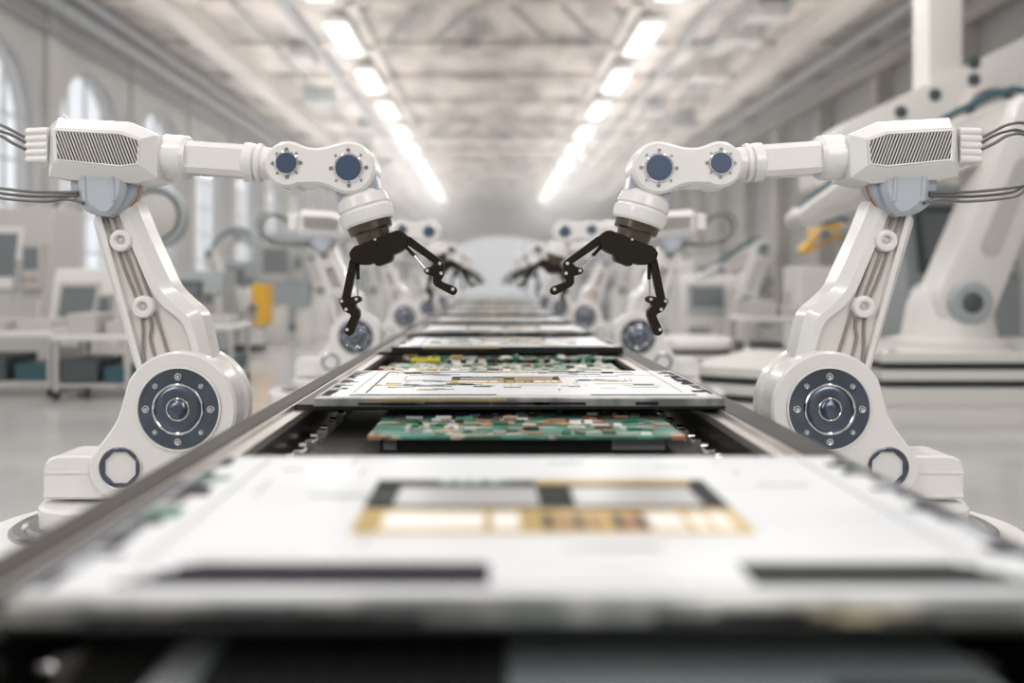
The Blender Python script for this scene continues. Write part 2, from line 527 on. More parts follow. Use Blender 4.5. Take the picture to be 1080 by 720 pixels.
    loops = [([(29, 146), (14, 138), (0, 131.5), (-16, 130), (-36, 138), (-46, 158), (-40, 182), (-22, 194), (0, 198.5), (40, 202.5), (82, 203)], 2.655),
             ([(29, 153), (15, 144), (0, 138), (-14, 136.5), (-31, 144), (-39, 160), (-34, 180), (-18, 197), (0, 203.5), (40, 207), (82, 206)], 2.675),
             ([(29, 158), (17, 152), (2, 143.5), (-12, 142), (-25, 149), (-32, 163), (-28, 184), (-15, 201), (0, 208.5), (45, 212.5), (70, 210), (88, 214)], 2.645)]
    for lp, d in loops:
        b = MB(); b.tube([W(x, y, 2.66) + Vector((0, (d - 2.66) * min(1, max(0, (60 - x) / 40)) * 1.0, 0)) for x, y in lp], 1.7 * PX, 12, 8)
        P(b, 'power_cable', M['cable_dark'])
    # ---- forearm
    A, Bp = W(163, 164.5, 2.72), W(284, 172.6, 2.72)
    ax = (Bp - A).normalized()
    q = 2.72 / F
    def at(px): return (px - 163) * q / ax.x
    b = MB(); b.lathe([(at(160), 21 * q), (at(166), 22 * q), (at(170.5), 22 * q), (at(171.5), 20 * q), (at(173), 20 * q), (at(174), 22.6 * q), (at(176), 23.6 * q), (at(196.5), 23.6 * q), (at(200.5), 21.5 * q), (at(200.5), 12 * q)], A, ax, 56)
    P(b, 'forearm_collar', M['shell'], smooth=20)
    up = ax.cross(Y).normalized()
    if up.z < 0: up = -up
    oc = [(-17.2, 11), (-12.5, 16.8), (12.5, 16.8), (17.2, 11), (17.2, -11), (12.5, -16.8), (-12.5, -16.8), (-17.2, -11)]
    b = MB(); b.loft([[A + ax * at(xx) + Y * (d * q) + up * (h * q) for d, h in oc] for xx in (196, 261)])
    P(b, 'forearm_tube', M['shell'], bevel=.002)
    b = MB(); b.lathe([(at(258.5), 17 * q), (at(258.5), 19 * q), (at(259.5), 20.2 * q), (at(269), 20.2 * q), (at(270), 19 * q), (at(270.3), 17.6 * q), (at(271.7), 17.6 * q), (at(272), 19.6 * q), (at(273), 20.4 * q), (at(276), 20.4 * q), (at(277), 19.4 * q), (at(277.2), 17 * q), (at(292), 16.4 * q)], A, ax, 56)
    P(b, 'forearm_rings', M['shell'])
    # ---- dog-bone link
    c1, c2 = (303, 173), (367.5, 176.5)
    db = arc(c1[0], c1[1], 24.6, 62, 292, 30) + [(319, 153.2), (325, 154.8), (333, 155.4), (342, 154.4), (350, 152.2)] + \
        arc(c2[0], c2[1], 28, -112, 122, 34) + [(345, 196.8), (336, 194.6), (327, 194.2), (321, 194.8)]
    b = MB(); prism(b, db, 2.64, 2.79, 3.0)
    link = P(b, 'elbow_link', M['shell'], smooth=24)
    for (cx, cy, r, br) in ((302.4, 172, 11, 14.6), (367.6, 177, 13.6, 18.6)):
        q2 = 2.64 / F
        c = W(cx, cy, 2.64)
        b = MB(); b.lathe([(.004, r * q2), (-.007, r * q2), (-.009, (r - .6) * q2), (-.009, .0001)], c, Y, 48)
        P(b, 'joint_cap', M['navy_flat'], link)
        b = MB(); b.torus(c - Y * .003, Y, (r + .5) * q2, 1.5 * q2, 48)
        P(b, 'joint_ring', M['chrome'], link)
        for k in range(8):
            a = k * PI / 4 + .02
            rr = (1.7 if k % 2 == 0 else 1.1) * q2
            cc = c + Vector((math.cos(a), 0, math.sin(a))) * br * q2
            b = MB(); b.torus(cc - Y * .001, Y, rr, rr * .34, 12, 6); b.lathe([(-.001, rr * .5), (-.003, .0001)], cc, Y, 8)
            P(b, 'link_bolt', M['steel'], link)
    # ---- wrist
    th = R(17.5)
    wd = Vector((math.sin(th), 0, -math.cos(th)))
    w0 = W(379.5, 204, 2.72)
    b = MB(); prism(b, [(355, 204), (398, 186), (402, 206), (361, 224)], 2.675, 2.765, 2, dref=2.70)
    P(b, 'wrist_mount', M['shell_blue'])
    def wl(mb, prof, n=56): return mb.lathe([(t * q, r * q) for t, r in prof], w0, wd, n)
    b = MB(); wl(b, [(-1, 19), (0, 21.5), (2, 23.5), (6, 26.4), (15, 27.6), (16, 26.6), (17, 26), (18.2, 26.4), (19.2, 28.6), (25, 28.6), (31, 27.2), (33.5, 25.6), (33.5, 18)])
    P(b, 'wrist_cup', M['shell'], bevel=.0012, smooth=14)
    b = MB(); wl(b, [(33, 22.5), (34, 23.6), (41, 23), (42, 22), (42.5, 18.5), (45, 18.0), (50, 17.4), (56, 17)])
    P(b, 'wrist_flange', M['gripmetal'])
    pl = [(368, 267), (370.5, 262.5), (374.3, 259), (378.8, 258), (411.3, 245.3), (417.6, 242.8), (422, 243), (426, 245.2), (429.7, 249), (430, 256.2), (425.7, 262.5), (420, 266), (414, 268.4), (413.2, 272.8), (411.3, 275.6), (398.7, 280.6), (396, 279.8), (394, 276.8), (387, 279.2), (379.7, 279), (373.5, 277), (369.8, 274)]
    b = MB(); prism(b, pl, 2.665, 2.73, 1.0)
    grip = P(b, 'gripper_plate', M['grip'])
    b = MB(); b.lathe([(-.003, 1.0 * PX), (-.0035, .0001)], W(395.5, 252.5, 2.665), Y, 10); b.torus(W(395.5, 252.5, 2.665) - Y * .001, Y, 1.0 * PX, .35 * PX, 12, 6)
    P(b, 'plate_screw', M['slat'], grip)

    def z5(pts): return [(340 + x / 5.54, 230 + y / 5.54) for x, y in pts]
    fingers = [
        dict(link=z5([(160, 240), (205, 240), (200, 262), (156, 475), (112, 470)]),
             b0=(208, 262), b1=(208, 358), r1=(206, 470),
             tip=z5([(95, 487), (98, 474), (110, 468), (160, 464), (190, 455), (208, 455), (221, 465), (221, 485), (206, 494), (192, 500), (190, 510), (214, 540), (215, 572), (176, 676), (164, 686), (148, 686), (130, 672), (127, 655), (138, 632), (165, 572), (160, 560), (138, 550), (122, 540)]),
             bolts=[(112, 484), (198, 473), (138, 533), (144, 651)]),
        dict(link=z5([(480, 100), (512, 108), (702, 250), (690, 268), (660, 268), (488, 152)]),
             b0=(484, 162), b1=(538, 220), r1=(606, 300),
             tip=z5([(592, 302), (600, 292), (635, 283), (652, 266), (676, 246), (694, 248), (708, 262), (710, 322), (704, 340), (692, 362), (702, 372), (772, 400), (784, 412), (786, 430), (776, 446), (758, 450), (660, 398), (646, 378), (646, 338), (608, 328), (594, 316)]),
             bolts=[(612, 306), (686, 264), (694, 322), (762, 415)])]
    for fg in fingers:
        b = MB(); prism(b, fg['link'], 2.672, 2.702, .7)
        fl = P(b, 'finger_link', M['grip'])
        e = [z5([fg[k]])[0] for k in ('b0', 'b1', 'r1')]
        b = MB(); b.cyl(W(*e[0], 2.685), W(*e[1], 2.685), 1.95 * PX, 16, .001)
        pb = P(b, 'piston_barrel', M['grip'], fl)
        b = MB(); b.cyl(W(*e[1], 2.685), W(*e[2], 2.685), 1.15 * PX, 14)
        P(b, 'piston_rod', M['chrome'], fl)
        b = MB(); prism(b, fg['tip'], 2.664, 2.706, .8)
        ft = P(b, 'fingertip', M['grip'])
        for bx in fg['bolts']:
            x, y = z5([bx])[0]
            b = MB(); b.torus(W(x, y, 2.664) - Y * .0005, Y, 1.35 * PX, .45 * PX, 14, 6); b.lathe([(-.001, 1.0 * PX), (-.002, .0001)], W(x, y, 2.664), Y, 10)
            P(b, 'finger_bolt', M['slat'], ft)
    loc = Vector((2 * XC - BASE.x if flip else BASE.x, BASE.y, 0))
    root.location = loc
    return root


PITCH = 3.41
order = ['nearest to the camera', 'second from the camera', 'third from the camera', 'fourth from the camera', 'fifth and farthest']
for side, fl in (('left', False), ('right', True)):
    proto = build_robot(fl)
    for k in range(5):
        o = proto if k == 0 else copy_tree(proto)
        o.location.y = BASE.y + k * PITCH
        tag(o, 'white robotic arm with dark gripper, %s side of the conveyor, %s' % (side, order[k]), 'robotic arm', 'robotic arms along the conveyor')

# ------------------------------------------------------------------ conveyor
Y0, Y1 = 0.35, 16.6
zr = CZ - .328
xl0, xl1, xr1, xr0 = -.589, -.535, .594, .665
conv = empty('conveyor', (XC, 0, 0), 'long dark metal conveyor line running down the middle of the hall', 'conveyor')
og = (XC, 0, 0)
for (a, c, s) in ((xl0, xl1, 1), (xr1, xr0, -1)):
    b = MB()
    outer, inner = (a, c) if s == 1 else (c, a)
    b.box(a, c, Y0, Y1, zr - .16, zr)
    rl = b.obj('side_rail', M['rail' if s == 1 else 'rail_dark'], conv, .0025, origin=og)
    b = MB()
    le = inner + s * .037
    b.box(*sorted((inner - s * .004, le)), Y0, Y1, zr - .034, zr - .0155)
    b.box(*sorted((inner, inner + s * .006)), Y0, Y1, zr - .016, zr - .003)
    b.obj('ledge', M['ledge'], conv, .001, origin=og)
    b = MB()
    b.box(*sorted((le - s * .006, le)), Y0, Y1, .655, zr - .034)
    b.box(*sorted((le - s * .006, le + s * .075)), Y0, Y1, .655, .668)
    b.obj('inner_channel', M['trough'], conv, .001, origin=og)
bl, br = xl1 + .037 + .07, xr1 - .037 - .07
b = MB(); b.box(bl, br, Y0 - .02, Y1 + .02, .668, .700)
b.obj('belt', M['belt'], conv, .004, origin=og)
b = MB()
for k in range(0, 34):
    y = .7 + k * .5
    if y < Y1: b.box(bl + .001, br - .001, y, y + .006, .7000, .7010)
b.obj('belt_seams', M['tray'], conv, origin=og)
# side rollers along the belt
def roller(mb, s, y):
    xi = bl if s == 1 else br
    mb.use(M['chrome'])
    mb.cyl((xi - s * .050, y, .690), (xi - s * .006, y, .690), .0085, 14, .001)
    mb.use(M['ledge'])
    mb.box(*sorted((xi - s * .030, xi - s * .002)), y - .014, y - .007, .668, .708)
    mb.box(*sorted((xi - s * .012, xi - s * .006)), y - .030, y + .030, .668, .707)
rest = MB()
protos = {}
k = 0
y = .5
while y < Y1 - .1:
    for s in (1, -1):
        if k < 50:
            if s not in protos:
                mb = MB(); roller(mb, s, 0)
                protos[s] = mb.obj('side_roller', None, conv, origin=og)
                r = protos[s]
            else:
                r = protos[s].copy(); COL.objects.link(r)
            r.location.y = y
        else:
            roller(rest, s, y)
    k += 1
    y += .135
tag(rest.obj('side_rollers', None, conv, origin=og), kind='stuff')
for yy in (1.0, 4.4, 7.8, 11.2, 14.6, 16.3):
    for xx in (xl0 + .005, xr0 - .065):
        b = MB(); b.use(M['rail']); b.box(xx, xx + .06, yy, yy + .08, .02, zr - .16)
        b.use(M['rubber']); b.lathe([(0, .05), (.02, .045)], (xx + .03, yy + .04, 0), (0, 0, 1), 20)
        b.obj('conveyor_leg', None, conv, .003, origin=og)
    b = MB(); b.box(xl0 + .06, xr0 - .06, yy + .01, yy + .07, .25, .31)
    b.box(xl0 + .06, xr0 - .06, yy + .01, yy + .07, .60, .655)
    b.obj('cross_member', M['rail'], conv, .003, origin=og)

# ------------------------------------------------------------------ panels on the upper level
PW, PD, PT = 1.062, .665, .028
ZP = CZ - .300
PCX = .0716
rp = random.Random(3)


def build_panel(variant):
    """origin at the centre of the underside"""
    hw, hd = PW / 2, PD / 2
    rr = random.Random(variant * 11 + 1)
    root = empty('display_panel', (0, 0, 0))
    b = MB(); b.box(-hw, hw, -hd, hd, .004, PT - .002)
    b.obj('panel_body', M['edge_dark' if variant == 2 else 'edge'], root, .002)
    b = MB(); b.box(-hw + .004, hw - .004, -hd + .018, hd - .004, PT - .004, PT)
    b.obj('glass_sheet', M['glass_white'], root, .001)
    b = MB()
    b.use(M['edge_dark']); b.box(-hw - .001, hw + .001, -hd - .002, hd + .001, 0, .006)
    b.use(M['edge']); 
    b.use(M['gold'])
    if variant != 0:
        b.box(-hw + .14, -.06 * hw, -hd - .0015, -hd + .01, PT - .008, PT - .003)
    b.use(M['ink'])
    for _ in range(7):
        x = rr.uniform(-hw + .05, hw - .15)
        b.box(x, x + rr.uniform(.05, .2), -hd - .0012, -hd + .01, .008, .008 + rr.uniform(.004, .010))
    b.obj('front_trim', None, root)
    # dark comb strips on the near edge
    b = MB()
    z0, z1 = PT - .001, PT + .0012
    gap = (-.075, .18) if variant == 0 else (rr.uniform(-.1, 0), rr.uniform(.05, .2))
    x = -hw + .085
    th = .068 if variant == 0 else .018
    while x < hw - .075:
        if not (gap[0] < x < gap[1]):
            dn = min((x + hw - .08) * 1.2, (hw - .06 - x) * 1.2, th)
            b.use(M['ink'] if x < gap[0] else M['edge_dark'])
            b.box(x, x + .0156, -hd + .038, -hd + .038 + max(dn, .01) * .9, z0, z1 - .0004)
            b.box(x, x + .0135, -hd + .038, -hd + .038 + max(dn, .01), z0, z1)
        else:
            b.use(M['ink_grey']); b.box(x, x + .0155, -hd + .038, -hd + .036, z0, z1)
        x += .0155
    b.obj('contact_strip', None, root)
    # side marks
    for s in (-1, 1):
        b = MB(); yq = -hd + .03
        while yq < hd - .03:
            b.use(rr.choice([M['ink'], M['ink'], M['edge_dark'], M['ink_grey']]) if s < 0 or variant == 0 else rr.choice([M['ink_grey'], M['ink'], M['pad']]))
            dl = rr.uniform(.015, .05)
            b.box(*sorted((s * (hw - .006), s * (hw - .006 - rr.uniform(.014, .034)))), yq, min(yq + dl, hd - .02), z0, z1 - .0002)
            yq += dl + rr.choice([0, 0, .008])
        for k in range(26 if variant else 18):
            y = -hd + .09 + rr.random() * (PD - .12)
            w = rr.uniform(.012, .055)
            b.use(rr.choice([M['ink'], M['ink'], M['ink_grey'], M['edge_dark'], M['green']] if variant == 0 else [M['ink'], M['ink'], M['ink_grey']]))
            b.box(*sorted((s * (hw - .008), s * (hw - .008 - w))), y, y + rr.uniform(.008, .03), z0, z1 + rr.random() * .0004)
        b.use(M['ink_grey'])
        b.box(*sorted((s * (hw - .085), s * (hw - .0875))), -hd + .10, hd - .03, z0, z1)
        b.box(*sorted((s * (hw - .012), s * (hw - .004))), -hd + .02, hd - .01, z0, z1 + .0006)
        b.obj('side_marking', None, root)
    # central module
    b = MB()
    cx = -.008 if variant == 0 else rr.uniform(-.05, .03)
    hh = .233 if variant == 0 else .155
    y0, y1 = (-.12, .15) if variant == 0 else (-.02, .14)
    X0, X1 = cx - hh, cx + hh + .02
    ym = y0 + (y1 - y0) * .40
    z = z0
    b.use(M['gold']); b.box(X0, X1, y0, ym, z, z1)
    b.use(M['edge_dark']); b.box(X0 + .0, X1, ym, y1, z, z1)
    b.use(M['padwhite'])
    t = z1 + .0012
    for (u0, u1) in ((.07, .33), (.35, .42), (.75, .84), (.86, .90), (.915, .96)):
        b.box(X0 + u0 * (X1 - X0), X0 + u1 * (X1 - X0), y0 + .012, ym - .022, z, t)
    b.use(M['black'])
    for u in (.48, .56, .66, .72):
        b.box(X0 + u * (X1 - X0), X0 + (u + .025) * (X1 - X0), y0 + .015, ym - .03, z, t)
    b.use(M['copper'])
    for u in (.52, .60, .69):
        b.box(X0 + u * (X1 - X0), X0 + (u + .03) * (X1 - X0), y0 + .015, ym - .035, z, t)
    b.use(M['pad']); b.box(X0 + .08 * (X1 - X0), X0 + .48 * (X1 - X0), ym + .012, y1 - .05, z, t); b.box(X0 + .58 * (X1 - X0), X0 + .93 * (X1 - X0), ym + .012, y1 - .05, z, t)
    b.use(M['gold']); b.box(X0 + .48 * (X1 - X0), X0 + .95 * (X1 - X0), y1 - .03, y1, z, t)
    b.use(M['green']); b.box(X0 + .18 * (X1 - X0), X0 + .40 * (X1 - X0), y1 - .028, y1 - .01, z, t)
    b.use(M['padwhite'])
    for u in (.2, .25, .29, .35): b.box(X0 + u * (X1 - X0), X0 + (u + .02) * (X1 - X0), y1 - .026, y1 - .014, z, t + .0004)
    b.obj('chip_module', None, root)
    # printed traces
    b = MB()
    for k in range(26 if variant == 0 else 110):
        x = rr.uniform(-hw + .12, hw - .16); y = rr.uniform(-hd + .13, hd - .03)
        if X0 - .03 < x < X1 + .02 and y0 - .03 < y < y1 + .02: continue
        b.use(rr.choice([M['ink_grey'], M['pad'], M['ink_grey']]) if variant == 0 else rr.choice([M['ink'], M['ink_grey'], M['pad'], M['green'], M['gold']]))
        if rr.random() < .6: b.box(x, x + rr.uniform(.03, .13), y, y + .0025, z0, z1)
        else: b.box(x, x + .0025, y, y + rr.uniform(.02, .09), z0, z1)
        if variant and rr.random() < .25:
            b.box(x, x + rr.uniform(.02, .06), y, y + rr.uniform(.008, .016), z0, z1 + .001)
    if variant:
        b.use(M['ink']); b.box(-hw + .12, hw - .14, hd - .055, hd - .048, z0, z1); b.box(-hw + .12, -hw + .124, -hd + .09, hd - .05, z0, z1)
    tag(b.obj('printed_traces', None, root), kind='stuff')
    return root


def build_tray():
    b = MB()
    b.box(-.525 - PCX, .588 - PCX, -PD / 2 + .07, PD / 2 - .05, -.0155, 0)
    return b.obj('carrier_tray', M['tray'], None, .002)


near = [.802, 2.204, 3.913, 5.14, 6.50, 7.86, 9.22, 10.58, 11.94, 13.3, 14.66]
pos = ['nearest, filling the foreground', 'second from the camera', 'third from the camera', 'fourth from the camera', 'fifth from the camera', 'sixth from the camera', 'seventh from the camera', 'eighth from the camera', 'ninth from the camera', 'tenth from the camera', 'farthest on the line']
P0 = [build_panel(0), build_panel(1), build_panel(2)]
T0 = build_tray()
for k, n in enumerate(near):
    if k < 3: o = P0[k]
    else: o = copy_tree(P0[k % 3])
    o.location = (PCX, n + PD / 2, ZP - PT)
    tag(o, 'flat white circuit panel above the belt, ' + pos[k], 'circuit panel', 'white circuit panels riding the conveyor')
    t = T0 if k == 0 else T0.copy()
    if k: COL.objects.link(t)
    t.location = (PCX, n + PD / 2, ZP - PT)
    tag(t, 'thin black tray under the white circuit panel ' + pos[k], 'tray', 'black carrier trays under the panels')


# ------------------------------------------------------------------ boards on the belt
def board(cx, y0, y1, x0, x1, ztop, label, kind, seed):
    rr = random.Random(seed)
    root = empty('circuit_board', (cx, (y0 + y1) / 2, .700), label, 'circuit board', 'circuit boards lying on the belt')
    og = (cx, (y0 + y1) / 2, .700)
    hz = ztop - .004
    if kind == 'green':
        b = MB(); b.box(x0, x1, y0, y1, hz - .008, hz)
        b.obj('board', M['pcb'], root, .001, origin=og)
        spots = []
        for _ in range(900 if seed < 10 else 150):
            x = rr.uniform(x0 + .005, x1 - .06); y = rr.uniform(y0 + .01, y1 - .04)
            w_, d_ = rr.uniform(.008, .045), rr.uniform(.006, .022)
            if any(x < a_[1] + .002 and x + w_ > a_[0] - .002 and y < a_[3] + .002 and y + d_ > a_[2] - .002 for a_ in spots): continue
            spots.append((x, x + w_, y, y + d_))
            if len(spots) >= 95: break
            b = MB(); b.box(x, x + w_, y, y + d_, hz, hz + rr.uniform(.002, .007))
            b.obj('component', rr.choice([M['black'], M['pcb'], M['pad'], M['copper'], M['green'], M['pcb'], M['slat'], M['green'], M['padwhite']]), root, origin=og)
        for x in (x0, x1 - .03):
            for y in (y0, y1 - .03):
                b = MB(); b.box(x - .0005, x + .0305, y - .0005, y + .03, hz - .0085, hz + .0008)
                b.obj('corner_pad', M['copper'], root, origin=og)
        b = MB(); b.use(M['tray']); b.box(x0 + .02, x1 - .03, y0 + .06, y1 - .02, .700, hz - .008)
        b.use(M['machine_c']); b.box(x1 - .16, x1 - .035, y0 + .055, y0 + .062, .702, hz - .012)
        b.use(M['ink_grey']); b.box(x0 + .03, x0 + .06, y0 + .055, y0 + .062, .702, hz - .02)
        b.obj('holder', None, root, origin=og)
    elif kind == 'fine':
        b = MB(); b.box(x0, x1, y0, y1, hz - .006, hz)
        b.obj('board', M['pcb_fine'], root, .001, origin=og)
        x = x0 + .01
        while x < x1 - .06:
            w = rr.uniform(.018, .05)
            def comp(c, *bx):
                b = MB(); b.box(*bx); b.obj('component', M[c], root, origin=og)
            comp(rr.choice(['black', 'padwhite', 'green', 'pcb_fine', 'pad', 'green', 'gold']), x, x + w, y0 + .004, y0 + rr.uniform(.03, .09), hz, hz + rr.uniform(.004, .012))
            comp(rr.choice(['green', 'black', 'padwhite', 'pcb_fine']), x, x + w * .8, y0 - .001, y0 + .03, hz - .022, hz - .006)
            yy = rr.uniform(y0 + .1, y1 - .04)
            comp(rr.choice(['pcb_fine', 'padwhite', 'black', 'pad']), x, x + w, yy, yy + .03, hz, hz + rr.uniform(.003, .010))
            x += w + rr.uniform(.004, .02)
        b = MB(); b.use(M['yellow']); b.box(x0 + .02, x0 + .15, y0 - .004, y0 + .05, hz - .014, hz + .004)
        b.use(M['copper']); b.box(x0 - .02, x0 + .04, y0 + .10, y0 + .16, hz, hz + .008)
        b.obj('connector', None, root, origin=og)
        b = MB(); b.box(x0 + .03, x1 - .03, y0 + .03, y1 - .02, .700, hz - .022 + .016)
        b.obj('holder', M['tray'], root, origin=og)
    else:
        b = MB(); b.box(x0, x1, y0, y1, hz - .010, hz)
        b.obj('panel_body', M['teal_glass'], root, .002, origin=og)
        b = MB(); b.use(M['pad'])
        b.box(x0 + .008, x0 + .028, y0, y1 - .01, hz, hz + .001); b.box(x0 + .008, x1 - .01, y1 - .03, y1 - .012, hz, hz + .001)
        b.obj('bright_border', None, root, origin=og)
        b = MB(); b.box(x0 + .05, x0 + .34, y1 - .44, y1 - .045, hz, hz + .0015); b.obj('dark_field', M['tray'], root, origin=og)
        for k in range(9):
            xx = x0 + .06 + k * .031
            b = MB(); b.box(xx, xx + .027, y1 - .42, y1 - .055, hz + .0015, hz + .004); b.obj('contact_finger', M['black'], root, origin=og)
        b = MB(); b.box(x1 - .16, x1 - .02, y1 - .40, y1 - .16, hz, hz + .003); mo = b.obj('chip_module', M['black'], root, origin=og)
        b = MB(); b.box(x1 - .13, x1 - .03, y1 - .38, y1 - .20, hz + .003, hz + .005); b.obj('gold_pad', M['gold'], mo, origin=og)
        b = MB(); b.box(x0 + .03, x1 - .03, y0 + .03, y1 - .04, .700, hz - .010)
        b.obj('holder', M['tray'], root, origin=og)
    return root


hb = .352
board(.08, .45, .955, -.325, .475, CZ - .372, 'grey-teal circuit panel on the belt below the foreground white panel', 'teal', 1)
board(.08, 270 / 161.5 * hb / .30, 2.36, -.285, .445, CZ - hb, 'green and copper circuit board lying on the belt just behind the foreground white panel', 'green', 2)
board(.03, 3.30, 3.68, -.43, .515, CZ - .350, 'fine green circuit board with a yellow connector behind the second white panel', 'fine', 3)
board(.03, 3.80, 4.25, -.38, .555, CZ - .340, 'pale green circuit board tucked below the third white panel', 'fine', 4)
for k, yy in enumerate((4.75, 6.05, 7.4, 8.8)):
    board(.03, yy, yy + .40, -.40, .48, CZ - .345, 'dim green circuit board on the belt in the gap before the %s white panel' % ['fourth', 'fifth', 'sixth', 'seventh'][k], 'green', 20 + k)

# ------------------------------------------------------------------ the hall
XL, XR, ZC, YE, YB = -9.0, 10.8, 7.1, 74.0, -3.0
b = MB(); b.box(XL - 1, XR + 1, YB - 6, YE + 1, -.2, 0)
tag(b.obj('floor', M['floor']), 'polished light grey concrete factory floor', kind='structure')
b = MB(); b.box(XL - .5, XR + .5, YB - .8, YE + .5, ZC, ZC + .3)
tag(b.obj('ceiling', M['ceil']), 'weathered pale ceiling of the hall', kind='structure')


def arch_wall(name, x, thick, y0, pitch, n, ow, sill, spring, top, mt):
    """wall in the y-z plane with arched openings"""
    b = MB()
    segs = 14
    rx = ow / 2
    for s0, s1 in ((x, x + thick),):
        for k in range(n):
            ya = y0 + k * pitch; yc = ya + pitch / 2; yb = ya + pitch
            b.box(s0, s1, ya, yc - rx, 0, top)
            b.box(s0, s1, yc + rx, yb, 0, top)
            b.box(s0, s1, yc - rx, yc + rx, 0, sill)
            for i in range(segs):
                a0, a1 = PI - PI * i / segs, PI - PI * (i + 1) / segs
                p0 = (yc + rx * math.cos(a0), spring + rx * math.sin(a0))
                p1 = (yc + rx * math.cos(a1), spring + rx * math.sin(a1))
                vs = [(s0, p0[0], p0[1]), (s0, p1[0], p1[1]), (s0, p1[0], top), (s0, p0[0], top)]
                vs += [(s1, v[1], v[2]) for v in vs]
                b.add(vs, [(0, 1, 2, 3), (7, 6, 5, 4), (0, 4, 5, 1), (2, 6, 7, 3)])
    return b.obj(name, mt)


WP, W0Y, OW, SILL, SPR = 4.05, -2.875, 3.3, .9, 4.15
WN = 19
tag(arch_wall('wall_left', XL - .5, .5, W0Y, WP, WN, OW, SILL, SPR, ZC, M['wallp']), kind='structure')
wn = 0
def arch_window(name, x, yc, ow, sill, spring):
    global wn
    wn += 1
    root = empty('window_%d' % wn, (x, yc, sill)); tag(root, kind='structure')
    og = (x, yc, sill)
    r = ow / 2
    b = MB()
    b.box(x - .04, x + .04, yc - r, yc + r, sill, sill + .1)
    pts = [(x, yc - r + .03, sill)] + [(x, yc + (r - .03) * math.cos(PI - PI * i / 16), spring + (r - .03) * math.sin(PI - PI * i / 16)) for i in range(17)] + [(x, yc + r - .03, sill)]
    b.tube(pts, .05, 6, 1)
    for k in (-1, 0, 1):
        yy = yc + k * ow / 4
        h = spring + math.sqrt(max(r * r - (yy - yc) ** 2, 0))
        b.box(x - .03, x + .03, yy - .03, yy + .03, sill, h)
    z = sill + .85
    while z < spring + r * .6:
        hw = r if z < spring else math.sqrt(r * r - (z - spring) ** 2)
        b.box(x - .025, x + .025, yc - hw, yc + hw, z - .025, z + .025)
        z += .85
    tag(b.obj('window_frame', M['frame'], root, origin=og))
    b = MB()
    ring = [(yc - r, sill)] + [(yc + r * math.cos(PI - PI * i / 16), spring + r * math.sin(PI - PI * i / 16)) for i in range(17)] + [(yc + r, sill)]
    b.loft([[Vector((x - .006, a, c)) for a, c in ring], [Vector((x + .006, a, c)) for a, c in ring]])
    b.obj('window_pane', M['glass'], root, origin=og)
for k in range(WN):
    arch_window('window', XL - .25, W0Y + k * WP + WP / 2, OW, SILL, SPR)

b = MB(); b.box(XR, XR + .5, YB, YE, 0, ZC)
tag(b.obj('wall_right', M['wallr']), kind='structure')
# end wall with one very wide arched window
b = MB()
AW, ASP = 4.6, 2.0
b.box(XL - .5, -AW, YE, YE + .5, 0, ZC); b.box(AW + 1.6, XR + .5, YE, YE + .5, 0, ZC)
c0 = .8
for i in range(24):
    a0, a1 = PI - PI * i / 24, PI - PI * (i + 1) / 24
    p0 = (c0 + (AW + .8) * math.cos(a0), ASP + 3.0 * math.sin(a0)); p1 = (c0 + (AW + .8) * math.cos(a1), ASP + 3.0 * math.sin(a1))
    vs = [(p0[0], YE, p0[1]), (p1[0], YE, p1[1]), (p1[0], YE, ZC), (p0[0], YE, ZC)]
    vs += [(v[0], YE + .5, v[2]) for v in vs]
    b.add(vs, [(0, 1, 2, 3), (7, 6, 5, 4), (0, 4, 5, 1), (2, 6, 7, 3)])
tag(b.obj('wall_back', M['wallp']), kind='structure')
root = empty('window_end', (c0, YE + .25, 0)); root.name = 'window_%d' % (wn + 1); tag(root, kind='structure')
b = MB()
for k in range(-5, 6):
    x = c0 + k * .95
    b.box(x - .04, x + .04, YE + .2, YE + .3, 0, ASP + 3.0 * math.sqrt(max(0, 1 - ((x - c0) / (AW + .8)) ** 2)))
for z in (1.0, 2.0, 3.0, 4.0):
    hw = (AW + .8) * (math.sqrt(1 - ((z - ASP) / 3.0) ** 2) if z > ASP else 1)
    b.box(c0 - hw, c0 + hw, YE + .21, YE + .29, z - .04, z + .04)
b.obj('window_frame', M['frame'], root, origin=(c0, YE + .25, 0))

b = MB(); b.box(XL - .5, XR + .5, YB - .8, YB - .3, 0, ZC)
tag(b.obj('wall_front', M['wallp']), kind='structure')
# beams
nb = 0
def trim(mb, mt, lab=None):
    global nb
    nb += 1
    o = mb.obj('trim_%d' % nb, mt, None)
    tag(o, kind='structure')
    return o
for (x, w, h, mt) in ((-6.75, .55, .42, M['beam']), (7.35, .55, .45, M['beam']), (-3.0, .25, .16, M['beam']), (3.1, .25, .16, M['beam']), (9.9, .5, .5, M['beam']), (-4.4, .2, .2, M['pipe'])):
    b = MB(); b.box(x - w / 2, x + w / 2, YB, YE, ZC - h, ZC); trim(b, mt)
for k in range(21):
    y = 4.2 + k * 3.4
    b = MB(); b.box(XL, XR, y, y + .28, ZC - .16, ZC); trim(b, M['ceil'])
